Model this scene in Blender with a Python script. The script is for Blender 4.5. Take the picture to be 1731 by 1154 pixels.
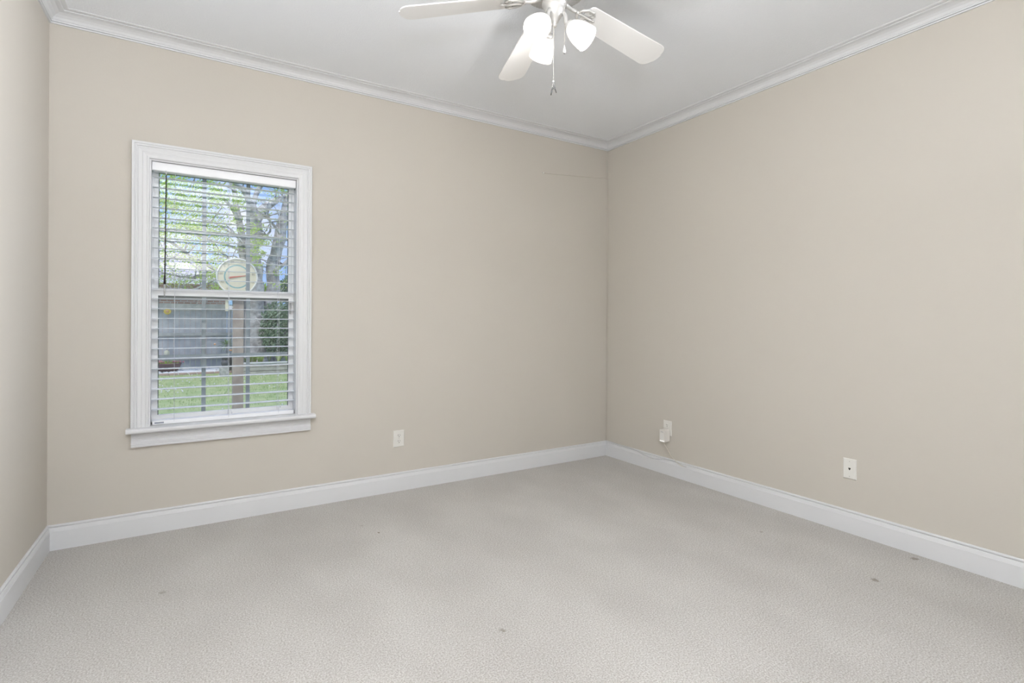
import bpy, bmesh, math, random
from mathutils import Vector, Matrix, noise
random.seed(7)
for o in list(bpy.data.objects): bpy.data.objects.remove(o)
sc = bpy.context.scene
col = sc.collection
R = math.radians

# ------------------------------------------------------------------ camera
CAM = Vector((-3.2054, -3.5398, 1.1829)); YAW, PIT, ROL = .5594, -.0002, .0055
FPX = 899.39; PX, PY = 865.44, 541.55
fw = Vector((math.sin(YAW)*math.cos(PIT), math.cos(YAW)*math.cos(PIT), math.sin(PIT)))
rt = Vector((math.cos(YAW), -math.sin(YAW), 0)); up = rt.cross(fw)
r2 = rt*math.cos(ROL) + up*math.sin(ROL); u2 = -rt*math.sin(ROL) + up*math.cos(ROL)
cd = bpy.data.cameras.new('camera'); cam = bpy.data.objects.new('camera', cd); col.objects.link(cam)
m = Matrix.Identity(4)
for i in range(3): m[i][0] = r2[i]; m[i][1] = u2[i]; m[i][2] = -fw[i]; m[i][3] = CAM[i]
cam.matrix_world = m
cd.sensor_width = 36; cd.lens = FPX/1731*36
cd.shift_x = -(PX-865.5)/1731; cd.shift_y = (PY-577)/1731
cd.clip_start = .01; cd.clip_end = 300
sc.camera = cam
def at(px, py, Y):
    d = fw + r2*((px-PX)/FPX) - u2*((py-PY)/FPX)
    return CAM + d*((Y-CAM.y)/d.y)
def mpp(px, Y):            # metres covered by one pixel at that place
    return (at(px, 541, Y)-CAM).dot(fw)/FPX

# ------------------------------------------------------------------ world, sun, flash and added fill lamps, exposure
sc.view_settings.view_transform = 'Standard'; sc.view_settings.look = 'None'
sc.view_settings.exposure = 0.0; sc.view_settings.gamma = 1; sc.view_settings.use_curve_mapping = False
W = bpy.data.worlds.new('sky'); sc.world = W; W.use_nodes = True
nt = W.node_tree; nt.nodes.clear()
wo = nt.nodes.new('ShaderNodeOutputWorld'); bg = nt.nodes.new('ShaderNodeBackground')
tc = nt.nodes.new('ShaderNodeTexCoord'); ns = nt.nodes.new('ShaderNodeTexNoise'); cr = nt.nodes.new('ShaderNodeValToRGB')
ns.inputs['Scale'].default_value = 5.0; ns.inputs['Detail'].default_value = 7; ns.inputs['Roughness'].default_value = .55
cr.color_ramp.elements[0].position = .53; cr.color_ramp.elements[0].color = (.36, .56, .95, 1)
cr.color_ramp.elements[1].position = .68; cr.color_ramp.elements[1].color = (.90, .93, 1.0, 1)
nt.links.new(tc.outputs['Generated'], ns.inputs['Vector']); nt.links.new(ns.outputs['Fac'], cr.inputs['Fac'])
nt.links.new(cr.outputs['Color'], bg.inputs['Color']); bg.inputs['Strength'].default_value = 1.0
nt.links.new(bg.outputs[0], wo.inputs[0])
sd = bpy.data.lights.new('sun', 'SUN'); sd.energy = 2.2; sd.angle = R(3); sd.color = (1, .96, .9)
so = bpy.data.objects.new('sun', sd); col.objects.link(so); so.rotation_euler = (R(27), 0, R(-25))
def area_lamp(name, loc, rot, sx, sy, e, c, spread=180):
    d = bpy.data.lights.new(name, 'AREA'); d.shape = 'RECTANGLE'; d.size = sx; d.size_y = sy; d.energy = e; d.color = c; d.spread = R(spread)
    o = bpy.data.objects.new(name, d); col.objects.link(o); o.location = loc; o.rotation_euler = rot
# the photographer's flash, bounced off the ceiling behind the camera, and
# two unseen fill lamps added to brighten the left wall
FC = (.93, .975, 1.05)
area_lamp('ceiling_flash', (-3.15, -3.85, 1.75), (R(180), 0, 0), .5, .5, 105, FC)
area_lamp('fill_lamp', (-1.2, -4.05, 1.4), (R(90), 0, R(55)), 1.0, 1.7, 7, FC)
area_lamp('left_wall_fill', (-.25, -3.1, 1.6), (R(97), 0, R(84)), .8, 1.2, 53, FC, 80)

# ------------------------------------------------------------------ helpers
def mat(name, color, rough=.6, metal=0, bump=None, mix=None, spec=.5, emit=None, trans=None):
    """bump=(scale,strength,distance); mix=(scale,color2,lo,hi) noise mottling"""
    M = bpy.data.materials.new(name); M.use_nodes = True; t = M.node_tree; b = t.nodes['Principled BSDF']
    b.inputs['Base Color'].default_value = (*color, 1); b.inputs['Roughness'].default_value = rough
    b.inputs['Metallic'].default_value = metal; b.inputs['Specular IOR Level'].default_value = spec
    c = t.nodes.new('ShaderNodeTexCoord')
    if mix:
        n = t.nodes.new('ShaderNodeTexNoise'); n.inputs['Scale'].default_value = mix[0]; n.inputs['Detail'].default_value = 4
        r = t.nodes.new('ShaderNodeValToRGB'); e = r.color_ramp.elements
        e[0].position = mix[2]; e[1].position = mix[3]; e[0].color = (*color, 1); e[1].color = (*mix[1], 1)
        t.links.new(c.outputs['Object'], n.inputs['Vector']); t.links.new(n.outputs['Fac'], r.inputs['Fac'])
        t.links.new(r.outputs['Color'], b.inputs['Base Color'])
    if bump:
        n = t.nodes.new('ShaderNodeTexNoise'); n.inputs['Scale'].default_value = bump[0]; n.inputs['Detail'].default_value = 3
        u = t.nodes.new('ShaderNodeBump'); u.inputs['Strength'].default_value = bump[1]; u.inputs['Distance'].default_value = bump[2]
        t.links.new(c.outputs['Object'], n.inputs['Vector']); t.links.new(n.outputs['Fac'], u.inputs['Height'])
        t.links.new(u.outputs['Normal'], b.inputs['Normal'])
    if emit: b.inputs['Emission Color'].default_value = (*emit[0], 1); b.inputs['Emission Strength'].default_value = emit[1]
    if trans:
        tr = t.nodes.new('ShaderNodeBsdfTranslucent'); tr.inputs['Color'].default_value = (*trans[0], 1)
        mx = t.nodes.new('ShaderNodeMixShader'); mx.inputs[0].default_value = trans[1]
        out = [q for q in t.nodes if q.type == 'OUTPUT_MATERIAL'][0]
        t.links.new(b.outputs[0], mx.inputs[1]); t.links.new(tr.outputs[0], mx.inputs[2]); t.links.new(mx.outputs[0], out.inputs[0])
    return M
def glass_mat(name, gloss=.06, tint=(1, 1, 1), rough=0.0):
    M = bpy.data.materials.new(name); M.use_nodes = True; t = M.node_tree; t.nodes.clear()
    o = t.nodes.new('ShaderNodeOutputMaterial'); a = t.nodes.new('ShaderNodeBsdfTransparent'); g = t.nodes.new('ShaderNodeBsdfGlossy')
    a.inputs[0].default_value = (*tint, 1); g.inputs['Roughness'].default_value = rough
    mx = t.nodes.new('ShaderNodeMixShader'); mx.inputs[0].default_value = gloss
    t.links.new(a.outputs[0], mx.inputs[1]); t.links.new(g.outputs[0], mx.inputs[2]); t.links.new(mx.outputs[0], o.inputs[0])
    return M

class MB:
    def __init__(s): s.v = []; s.f = []; s.sm = []
    def add(s, vs, fs, smooth=False):
        k = len(s.v); s.v += [tuple(v) for v in vs]
        for f in fs: s.f.append([i+k for i in f]); s.sm.append(smooth)
    def box(s, x0, x1, y0, y1, z0, z1, M=None):
        vs = [Vector(p) for p in ((x0,y0,z0),(x1,y0,z0),(x1,y1,z0),(x0,y1,z0),(x0,y0,z1),(x1,y0,z1),(x1,y1,z1),(x0,y1,z1))]
        if M: vs = [M @ v for v in vs]
        s.add(vs, [(0,3,2,1),(4,5,6,7),(0,1,5,4),(1,2,6,5),(2,3,7,6),(3,0,4,7)])
    def prism(s, pts, axis, a, b, smooth=False):
        """pts 2-D outline extruded along axis ('x','y','z') from a to b"""
        def P(p, t): return {'x': (t, p[0], p[1]), 'y': (p[0], t, p[1]), 'z': (p[0], p[1], t)}[axis]
        n = len(pts); vs = [P(p, a) for p in pts] + [P(p, b) for p in pts]
        s.add(vs, [tuple(range(n))[::-1], tuple(range(n, 2*n))] + [(i, (i+1) % n, n+(i+1) % n, n+i) for i in range(n)], smooth)
    def tube(s, pts, rad, n=8, caps=True, smooth=True):
        pts = [Vector(p) for p in pts]
        if not hasattr(rad, '__len__'): rad = [rad]*len(pts)
        vs = []; prev = None
        for i, p in enumerate(pts):
            d = (pts[min(i+1, len(pts)-1)] - pts[max(i-1, 0)]).normalized()
            if prev is None:
                a = Vector((0, 0, 1)) if abs(d.z) < .9 else Vector((1, 0, 0)); x = d.cross(a).normalized()
            else:
                x = (prev - d*prev.dot(d)).normalized()
            prev = x; y = d.cross(x)
            vs += [p + (x*math.cos(2*math.pi*k/n) + y*math.sin(2*math.pi*k/n))*rad[i] for k in range(n)]
        fs = []
        for i in range(len(pts)-1):
            for k in range(n): fs.append((i*n+k, i*n+(k+1) % n, (i+1)*n+(k+1) % n, (i+1)*n+k))
        if caps: fs.append(tuple(range(n))[::-1]); fs.append(tuple(range((len(pts)-1)*n, len(pts)*n)))
        s.add(vs, fs, smooth)
    def lathe(s, prof, n=32, M=None, smooth=True):
        """prof: list of (r,z)"""
        vs = []
        for r, z in prof:
            for k in range(n):
                v = Vector((r*math.cos(2*math.pi*k/n), r*math.sin(2*math.pi*k/n), z)); vs.append(M @ v if M else v)
        fs = [(i*n+k, i*n+(k+1) % n, (i+1)*n+(k+1) % n, (i+1)*n+k) for i in range(len(prof)-1) for k in range(n)]
        if prof[0][0] > 1e-5: pass
        s.add(vs, fs, smooth)
    def ball(s, c, r, n=12, sc3=(1, 1, 1)):
        m_ = Matrix.Translation(c) @ Matrix.Diagonal((*sc3, 1))
        s.lathe([(max(1e-4, r*math.sin(math.pi*i/n)), -r*math.cos(math.pi*i/n)) for i in range(n+1)], n*2, m_)
    def build(s, name, material, parent=None, bevel=0, loc=None):
        me = bpy.data.meshes.new(name)
        vs = s.v
        if loc is not None: L = Vector(loc); vs = [tuple(Vector(v)-L) for v in vs]
        me.from_pydata(vs, [], s.f); me.update()
        for p, q in zip(me.polygons, s.sm): p.use_smooth = q
        b = bmesh.new(); b.from_mesh(me); bmesh.ops.recalc_face_normals(b, faces=b.faces); b.to_mesh(me); b.free()
        me.materials.append(material)
        o = bpy.data.objects.new(name, me); col.objects.link(o)
        if loc is not None: o.location = loc
        if parent is not None: o.parent = parent; 
        if parent is not None and loc is None: o.location = -parent_world(parent)
        if parent is not None and loc is not None: o.location = Vector(loc) - parent_world(parent)
        if bevel:
            mo = o.modifiers.new('bevel', 'BEVEL'); mo.width = bevel; mo.segments = 2; mo.limit_method = 'ANGLE'
        return o
def parent_world(p):
    v = Vector(p.location)
    while p.parent: p = p.parent; v = v + p.location
    return v
def tag(o, label=None, cat=None, group=None, kind=None):
    if label: o['label'] = label
    if cat: o['category'] = cat
    if group: o['group'] = group
    if kind: o['kind'] = kind
    return o
def empty(name, loc, *a, **k):
    o = bpy.data.objects.new(name, None); col.objects.link(o); o.location = loc; o.empty_display_size = .05
    return tag(o, *a, **k)

# ------------------------------------------------------------------ materials
M_wall = mat('wall_paint', (.575, .538, .480), .75, bump=(90, .12, .002), spec=.25)
M_ceil = mat('ceiling_paint', (.885, .905, .935), .85, bump=(140, .5, .003), spec=.2)
M_trim = mat('trim_paint', (.70, .703, .712), .4, spec=.4)
M_vinyl = mat('vinyl', (.96, .965, .97), .35)
M_slat = mat('slat_vinyl', (.88, .89, .91), .4)
M_slatedge = mat('slat_edge_shade', (.42, .44, .47), .5)  # shade on the white slats' front edge, painted in as grey
M_grid = mat('grille_shaded', (.30, .36, .40), .5)  # white grilles seen against the sky: their shade is put into this colour
M_strip = mat('strip_dark', (.17, .20, .20), .6)
M_glass = glass_mat('window_glass', .04)
M_tube = glass_mat('clear_plastic', .15, (.85, .97, .97), .1)
M_brown = mat('wand_brown', (.03, .016, .015), .5)
M_clear = mat('wand_grey', (.5, .5, .5), .3)
M_cord = mat('cord_white', (.75, .76, .8), .7)
M_sticker = mat('sticker', (.28, .30, .36), .5)
M_plate = mat('outlet_plastic', (.74, .725, .68), .35)
M_hole = mat('slot_dark', (.03, .028, .025), .6)
M_screw = mat('screw', (.55, .54, .50), .4)
M_adapt = mat('adapter_plastic', (.74, .71, .66), .35)
M_cordbeige = mat('cord_beige', (.68, .64, .56), .5)
M_cordwall = mat('cord_painted', (.60, .555, .49), .6)
M_cordgrey = mat('cord_grey', (.55, .55, .56), .5)
M_led = mat('led_clear', (.95, .95, .95), .2, emit=((1, 1, 1), .6))
M_fanwhite = mat('fan_white', (.80, .79, .775), .4)
M_nickel = mat('brushed_nickel', (.60, .59, .57), .33, metal=.45)
M_vent = mat('vent_dark', (.16, .16, .16), .6)
M_chain = mat('chain_metal', (.62, .60, .56), .3, metal=.8)
M_shade = mat('frosted_glass', (.95, .93, .9), .4, emit=((1, .97, .92), .28), trans=((.8, .78, .76), .5))
M_bulb = mat('bulb', (1, 1, 1), .4, emit=((1, .95, .88), 9))
M_pewter = mat('pewter', (.12, .12, .12), .4, metal=.6)

def carpet_mat():
    M = bpy.data.materials.new('carpet'); M.use_nodes = True; t = M.node_tree; b = t.nodes['Principled BSDF']
    L = t.links.new; N = t.nodes.new
    c = N('ShaderNodeTexCoord')
    def noise_(scale, det, rough=.5, vec=None):
        n = N('ShaderNodeTexNoise'); n.inputs['Scale'].default_value = scale; n.inputs['Detail'].default_value = det
        n.inputs['Roughness'].default_value = rough; L(vec or c.outputs['Object'], n.inputs['Vector']); return n
    def ramp(src, a, b_, ca, cb):
        r = N('ShaderNodeValToRGB'); r.color_ramp.elements[0].position = a; r.color_ramp.elements[1].position = b_
        r.color_ramp.elements[0].color = (*ca, 1); r.color_ramp.elements[1].color = (*cb, 1); L(src, r.inputs['Fac']); return r
    fine = noise_(170, 4, .65)
    base = ramp(fine.outputs['Fac'], .36, .64, (.365, .338, .300), (.66, .64, .612))
    # brushed pile: broad soft patches and vacuum strokes
    mp = N('ShaderNodeMapping'); mp.inputs['Rotation'].default_value = (0, 0, R(20)); mp.inputs['Scale'].default_value = (1.7, 1.1, 1)
    L(c.outputs['Object'], mp.inputs['Vector'])
    broad = noise_(1.6, 3, .5, mp.outputs['Vector'])
    br = ramp(broad.outputs['Fac'], .35, .68, (.93, .925, .92), (1.05, 1.05, 1.05))
    mul = N('ShaderNodeMix'); mul.data_type = 'RGBA'; mul.blend_type = 'MULTIPLY'; mul.inputs['Factor'].default_value = 1
    L(base.outputs['Color'], mul.inputs['A']); L(br.outputs['Color'], mul.inputs['B'])
    cur = mul.outputs['Result']
    # small brown stains in the pile
    for (x, y, r, k) in ((-2.259, -.644, .009, .85), (-2.153, -1.802, .016, .5), (-.489, -2.357, .02, .6), (-.075, -2.356, .02, .6),
                         (-3.259, -.794, .018, .4), (-.42, -1.75, .012, .4), (-2.31, -.50, .014, .3)):
        sp = N('ShaderNodeVectorMath'); sp.operation = 'DISTANCE'; sp.inputs[1].default_value = (x, y, 0)
        wob = N('ShaderNodeVectorMath'); wob.operation = 'ADD'
        w = noise_(60, 2); sc_ = N('ShaderNodeVectorMath'); sc_.operation = 'SCALE'; sc_.inputs['Scale'].default_value = r*1.6
        sub = N('ShaderNodeVectorMath'); sub.operation = 'SUBTRACT'; sub.inputs[1].default_value = (.5, .5, .5)
        L(w.outputs['Color'], sub.inputs[0]); L(sub.outputs[0], sc_.inputs[0])
        L(c.outputs['Object'], wob.inputs[0]); L(sc_.outputs[0], wob.inputs[1])
        flat = N('ShaderNodeVectorMath'); flat.operation = 'MULTIPLY'; flat.inputs[1].default_value = (1, 1, 0)
        L(wob.outputs[0], flat.inputs[0]); L(flat.outputs[0], sp.inputs[0])
        mr = N('ShaderNodeMapRange'); mr.inputs['From Min'].default_value = r; mr.inputs['From Max'].default_value = r*.5
        mr.inputs['To Min'].default_value = 0; mr.inputs['To Max'].default_value = k
        L(sp.outputs['Value'], mr.inputs['Value'])
        mx = N('ShaderNodeMix'); mx.data_type = 'RGBA'; mx.inputs['B'].default_value = (.15, .11, .06, 1)
        L(mr.outputs[0], mx.inputs['Factor']); L(cur, mx.inputs['A']); cur = mx.outputs['Result']
    L(cur, b.inputs['Base Color']); b.inputs['Roughness'].default_value = .95; b.inputs['Specular IOR Level'].default_value = .1
    b.inputs['Sheen Weight'].default_value = .15; b.inputs['Sheen Roughness'].default_value = .6
    bn = N('ShaderNodeBump'); bn.inputs['Strength'].default_value = .9; bn.inputs['Distance'].default_value = .006
    f2 = noise_(110, 5, .7); L(f2.outputs['Fac'], bn.inputs['Height']); L(bn.outputs['Normal'], b.inputs['Normal'])
    return M
M_carpet = carpet_mat()

# ------------------------------------------------------------------ room shell
H = 2.74; T = .14
RX = -3.769; REAR = -4.2; LS = -.031
LXR = RX + LS*4.2          # left wall drifts slightly outward toward the rear
OX0, OX1, OZ0, OZ1 = -3.345, -2.575, .562, 2.062   # rough window opening
def struct(o, label=None): o['kind'] = 'structure'; return o
b = MB(); b.prism([(LXR-.2, REAR-.1), (.15, REAR-.1), (.15, T), (RX-.2, T)], 'z', -.12, 0); struct(b.build('floor', M_carpet))
b = MB(); b.prism([(LXR-.2, REAR-.1), (.15, REAR-.1), (.15, T), (RX-.2, T)], 'z', H, H+.12); struct(b.build('ceiling', M_ceil))
def grid_wall(b, xs, zs, hole, y0, y1):
    for i in range(len(xs)-1):
        for k in range(len(zs)-1):
            if (i, k) not in hole: b.box(xs[i], xs[i+1], y0, y1, zs[k], zs[k+1])
b = MB(); grid_wall(b, [RX-.2, OX0, OX1, .0], [0, OZ0, OZ1, H], {(1, 1)}, 0, T)
struct(b.build('wall_back', M_wall))
b = MB()
b.box(0, .15, REAR-.1, T, 0, H)
struct(b.build('wall_right', M_wall))
b = MB(); b.prism([(RX, 0), (LXR, REAR), (LXR-.15, REAR), (RX-.15, 0)], 'z', 0, H); struct(b.build('wall_left', M_wall))
b = MB(); b.box(LXR-.15, 0, REAR-.1, REAR, 0, H)
struct(b.build('wall_rear', M_wall))

def offset_poly(P, d):
    n = len(P); out = []
    for i in range(n):
        p0, p1, p2 = Vector(P[i-1]), Vector(P[i]), Vector(P[(i+1) % n])
        a = (p1-p0).normalized(); c = (p2-p1).normalized()
        na = Vector((-a.y, a.x)); nc = Vector((-c.y, c.x)); bis = (na+nc).normalized()
        out.append(p1 + bis*(d/bis.dot(na)))
    return out
POLY = [(0, 0), (RX, 0), (LXR, REAR), (0, REAR)]   # counter-clockwise: inward is to the left
SIDES = ['back', 'left', 'rear', 'right']
def run_trim(prefix, prof, names):
    offs = [offset_poly(POLY, d) for d, z in prof]
    for i in range(4):
        b = MB(); n = len(prof)
        A = [(*offs[k][i], prof[k][1]) for k in range(n)]; B = [(*offs[k][(i+1) % 4], prof[k][1]) for k in range(n)]
        b.add(A+B, [(k, k+1, n+k+1, n+k) for k in range(n-1)])
        struct(b.build(names[i], M_trim))
run_trim('baseboard', [(0, 0), (.014, 0), (.014, .0935), (.0125, .0945), (.0125, .0955), (.0095, .111), (.0085, .1145), (.0035, .1150), (.0035, .1178), (.0085, .1185), (.0085, .124), (.006, .128), (0, .128)],
         ['baseboard_'+s for s in SIDES])
cz = lambda z: H - .060 + z
run_trim('crown', [(0, cz(0)), (.008, cz(0)), (.0085, cz(.006)), (.003, cz(.0067)), (.003, cz(.0092)), (.011, cz(.0098)), (.012, cz(.015)), (.010, cz(.017)),
                   (.014, cz(.020)), (.020, cz(.030)), (.032, cz(.040)), (.048, cz(.0465)), (.066, cz(.049)), (.068, cz(.0495)), (.068, cz(.0535)),
                   (.076, cz(.0535)), (.084, cz(.0545)), (.0885, cz(.0565)), (.0885, H)],
         ['trim_%d' % k for k in (1, 2, 3, 4)])

# ------------------------------------------------------------------ the window in the back wall
win = empty('window_1', (-2.96, 0, .562), kind='structure')
CI0, CI1, CIT = -3.345, -2.575, 2.062
prof = [(0, 0), (0, .010), (.002, .012), (.010, .012), (.012, .0095), (.018, .0095), (.030, .013), (.032, .011), (.036, .011), (.050, .015),
        (.052, .0125), (.056, .0125), (.058, .018), (.062, .019), (.064, .016), (.067, .016), (.069, .0205), (.078, .0205), (.080, .018), (.080, 0)]
b = MB(); n = len(prof); vs = []
for (w, d) in prof:
    vs += [(CI0-w, -d, .588), (CI0-w, -d, CIT+w*1.06), (CI1+w, -d, CIT+w*1.06), (CI1+w, -d, .588)]
b.add(vs, [(k*4+j, k*4+j+1, (k+1)*4+j+1, (k+1)*4+j) for k in range(n-1) for j in range(3)])
b.build('window_casing', M_trim, win)
# sill board (stool) with a rounded nose and two horns
b = MB()
nose = [(-.050, .562), (-.058, .565), (-.062, .571), (-.062, .580), (-.058, .586), (-.050, .588)]
b.prism(nose + [(0, .588), (0, .562)], 'x', -3.443, -2.474)
b.box(OX0, OX1, 0, T, .562, .588)
b.build('window_sill', M_trim, win)
b = MB()
b.prism([(0, .562), (-.016, .562), (-.016, .556), (-.010, .552), (-.010, .538), (-.013, .534), (-.013, .531), (-.011, .529), (-.011, .520), (-.016, .514), (-.019, .511),
         (-.019, .498), (-.017, .496), (-.020, .493), (-.020, .484), (0, .484)], 'x', -3.422, -2.496)
b.build('apron', M_trim, win)
# jambs
b = MB(); b.box(OX0, OX0+.008, 0, T, .588, OZ1); b.box(OX1-.008, OX1, 0, T, .588, OZ1); b.box(OX0+.008, OX1-.008, 0, T, OZ1-.007, OZ1)
b.build('jamb', M_trim, win)
# vinyl frame just behind the blind
FX0, FX1 = OX0+.008, OX1-.008; GX0, GX1 = -3.306, -2.612
b = MB(); b.box(FX0, FX0+.012, .098, T, .588, 2.055); b.box(FX1-.012, FX1, .098, T, .588, 2.055); b.box(FX0, FX1, .098, T, 2.040, 2.055); b.box(FX0, FX1, .098, T, .588, .596)
b.build('window_frame', M_vinyl, win)
def sash(name, z0, z1, y0, y1, gz0, gz1, gy, hz):
    b = MB(); xa, xb = FX0+.012, FX1-.012
    b.box(xa, GX0, y0, y1, z0, z1); b.box(GX1, xb, y0, y1, z0, z1); b.box(GX0, GX1, y0, y1, z0, gz0); b.box(GX0, GX1, y0, y1, gz1, z1)
    o = b.build(name, M_vinyl, win)
    g = MB(); g.box(GX0, GX1, gy, gy+.003, gz0, gz1); g.build('glass_pane', M_glass, o)
    for x0, x1 in ((-3.090, -3.068), (-2.854, -2.832)):
        g = MB(); g.box(x0, x1, gy+.004, gy+.011, gz0, gz1); g.build('muntin', M_grid, o)
    g = MB(); g.box(GX0, GX1, gy+.0045, gy+.0105, hz-.008, hz+.009); g.build('muntin', M_grid, o)
    g = MB()
    g.box(GX0, GX0+.004, y0-.001, y0+.006, gz0, gz1); g.box(GX1-.004, GX1, y0-.001, y0+.006, gz0, gz1)
    g.box(GX0+.004, GX1-.004, y0-.001, y0+.006, gz1-.004, gz1)
    g.build('glazing_strip', M_strip, o)
    return o
us = sash('upper_sash', 1.322, 2.040, .1205, .1395, 1.345, 2.018, .126, 1.694)
ls = sash('lower_sash', .596, 1.352, .1005, .1195, .634, 1.314, .106, .9645)
g = MB(); g.box(GX0, GX1, .112, .119, 1.300, 1.315); g.build('dark_strip', M_strip, ls)  # dark strip just below the meeting rail
g = MB(); g.box(-2.606, -2.598, .088, .101, 1.215, 1.285); g.box(-2.604, -2.600, .082, .088, 1.225, 1.275); o = g.build('sash_latch', M_clear, ls); o['label'] = 'grey sash latch'

# ------------------------------------------------------------------ venetian blind
bl = empty('venetian_blind', (-2.96, .055, .61), 'white venetian blind with open flat slats hanging inside the window', 'blind')
bx0, bx1 = -3.335, -2.585
b = MB(); b.prism([(.020, 2.0535), (.020, 2.010), (.024, 2.006), (.034, 2.006), (.034, 2.0535)], 'x', bx0, bx1); b.build('valance', M_slat, bl, .001)
b = MB(); b.box(bx0+.004, bx1-.004, .0345, .088, 2.010, 2.050); b.build('head_rail', M_slat, bl)
slat0 = None
for i in range(24):
    z = 1.977 - i*.0567
    if slat0 is None:
        b = MB(); pts = []
        for k in range(9):
            t = k/8*2-1; pts.append((.061+t*.024, .0016*(1-t*t)+t*.024*math.tan(R(2.5))))
        pts2 = [(y, zz-.0024) for y, zz in pts][::-1]
        b.prism(pts+pts2, 'x', bx0+.002, bx1-.002); slat0 = b.build('slat', M_slat, bl, loc=(-2.96, .061, 0)); slat0.location.z = z-.61
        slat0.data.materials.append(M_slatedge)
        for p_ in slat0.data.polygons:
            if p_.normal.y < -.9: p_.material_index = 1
    else:
        s_ = slat0.copy(); col.objects.link(s_); s_.parent = bl; s_.location.z = z-.61
b = MB(); b.box(bx0+.006, bx1+.002-.006, .030, .090, .589, .611); br_ = b.build('bottom_rail', M_slat, bl, .002)
b = MB(); b.box(-3.318, -3.274, .0288, .0300, .5955, .6035); o = b.build('sticker', M_sticker, br_); o['label'] = 'small blue-grey maker sticker'
for x in (-3.226, -2.952, -2.678):
    b = MB()
    for y in (.0290, .0925): b.tube([(x, y, .60), (x, y, 2.01)], .0009, 5)
    for i in range(24): b.box(x-.0006, x+.0006, .0290, .0925, 1.972-i*.0567, 1.9732-i*.0567)
    b.build('ladder_cord', M_cord, bl)
b = MB(); b.tube([(-3.269, .012, 1.986), (-3.271, .012, 1.70), (-3.273, .012, 1.425)], .0031, 6); b.tube([(-3.273, .012, 1.425), (-3.2735, .012, 1.375)], [.0045, .0060], 8)
wand = b.build('tilt_wand', M_brown, bl); wand['label'] = 'dark brown tilt wand'
b = MB(); b.tube([(-3.2735, .012, 1.375), (-3.274, .012, 1.305)], [.0045, .0036], 8); b.build('wand_tip', M_clear, wand)
b = MB(); b.tube([(-3.269, .020, 2.01), (-3.2695, .014, 2.004), (-3.269, .012, 1.985)], .002, 6); b.build('wand_hook', M_clear, wand)
for x, z in ((-2.940, .64), (-2.672, .655)):
    b = MB(); b.tube([(x-.012, .026, z+.03), (x-.008, .024, z+.012), (x, .022, z), (x+.004, .022, z-.012)], .0012, 6); b.ball(Vector((x+.004, .023, z-.016)), .004, 6)
    b.build('cord_end', M_cord, bl)

# ------------------------------------------------------------------ outlets
def plate_mesh(w=.070, h=.114):
    b = MB(); x, z = w/2, h/2
    b.add([(-x, 0, -z), (x, 0, -z), (x, 0, z), (-x, 0, z), (-x, -.002, -z), (x, -.002, -z), (x, -.002, z), (-x, -.002, z),
           (-x+.004, -.0055, -z+.004), (x-.004, -.0055, -z+.004), (x-.004, -.0055, z-.004), (-x+.004, -.0055, z-.004)],
          [(0, 1, 2, 3), (0, 4, 5, 1), (1, 5, 6, 2), (2, 6, 7, 3), (3, 7, 4, 0), (4, 8, 9, 5), (5, 9, 10, 6), (6, 10, 11, 7), (7, 11, 8, 4), (8, 11, 10, 9)])
    return b
def at_origin(b, name, material, parent):
    o = b.build(name, material); o.parent = parent; return o
def duplex(loc, rz, label, w=.07):
    root = empty('wall_outlet', loc, label, 'outlet'); root.rotation_euler = (0, 0, rz)
    at_origin(plate_mesh(w), 'cover_plate', M_plate, root)
    for s in (1, -1):
        b = MB(); pts = []
        for k in range(24):
            a = 2*math.pi*k/24; pts.append((max(-.0135, min(.0135, .0172*math.cos(a))), s*.0195+.0145*math.sin(a)))
        b.prism(pts, 'y', -.0085, -.004)
        rc = at_origin(b, 'receptacle', M_plate, root)
        b = MB()
        b.box(-.0077, -.0050, -.0090, -.0084, s*.0195+.001, s*.0195+.0095); b.box(.0048, .0072, -.0090, -.0084, s*.0195+.001, s*.0195+.0085)
        b.prism([(.0028*math.cos(q*math.pi/6), s*.0195-.0062+.0030*math.sin(q*math.pi/6)) for q in range(12)], 'y', -.0090, -.0084)
        at_origin(b, 'slots', M_hole, rc)
    b = MB(); b.prism([(.003*math.cos(q*math.pi/6), .003*math.sin(q*math.pi/6)) for q in range(12)], 'y', -.0068, -.0054); at_origin(b, 'screw', M_screw, root)
    return root
duplex((-1.910, 0, .3605), 0, 'ivory wall outlet on the window wall, right of the window', .078)
duplex((0, -.697, .359), R(-90), 'ivory wall outlet on the right wall with an adapter plugged in', .080)
ph = empty('phone_jack_plate', (0, -2.014, .359), 'almond phone jack plate alone on the right wall', 'wall plate'); ph.rotation_euler = (0, 0, R(-90))
at_origin(plate_mesh(), 'cover_plate', M_plate, ph)
b = MB(); b.prism([(-.006, .006), (.006, .006), (.006, .0), (.0025, -.004), (.0025, -.007), (-.0025, -.007), (-.0025, -.004), (-.006, .0)], 'y', -.0062, -.0054); at_origin(b, 'jack', M_hole, ph)
b = MB(); b.box(-.011, .011, -.0060, -.0050, -.012, .010); at_origin(b, 'jack_surround', M_plate, ph)
for z in (.042, -.042):
    b = MB(); b.prism([(.0032*math.cos(q*math.pi/6), z+.0032*math.sin(q*math.pi/6)) for q in range(12)], 'y', -.0064, -.0054); at_origin(b, 'screw', M_screw, ph)

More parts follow.
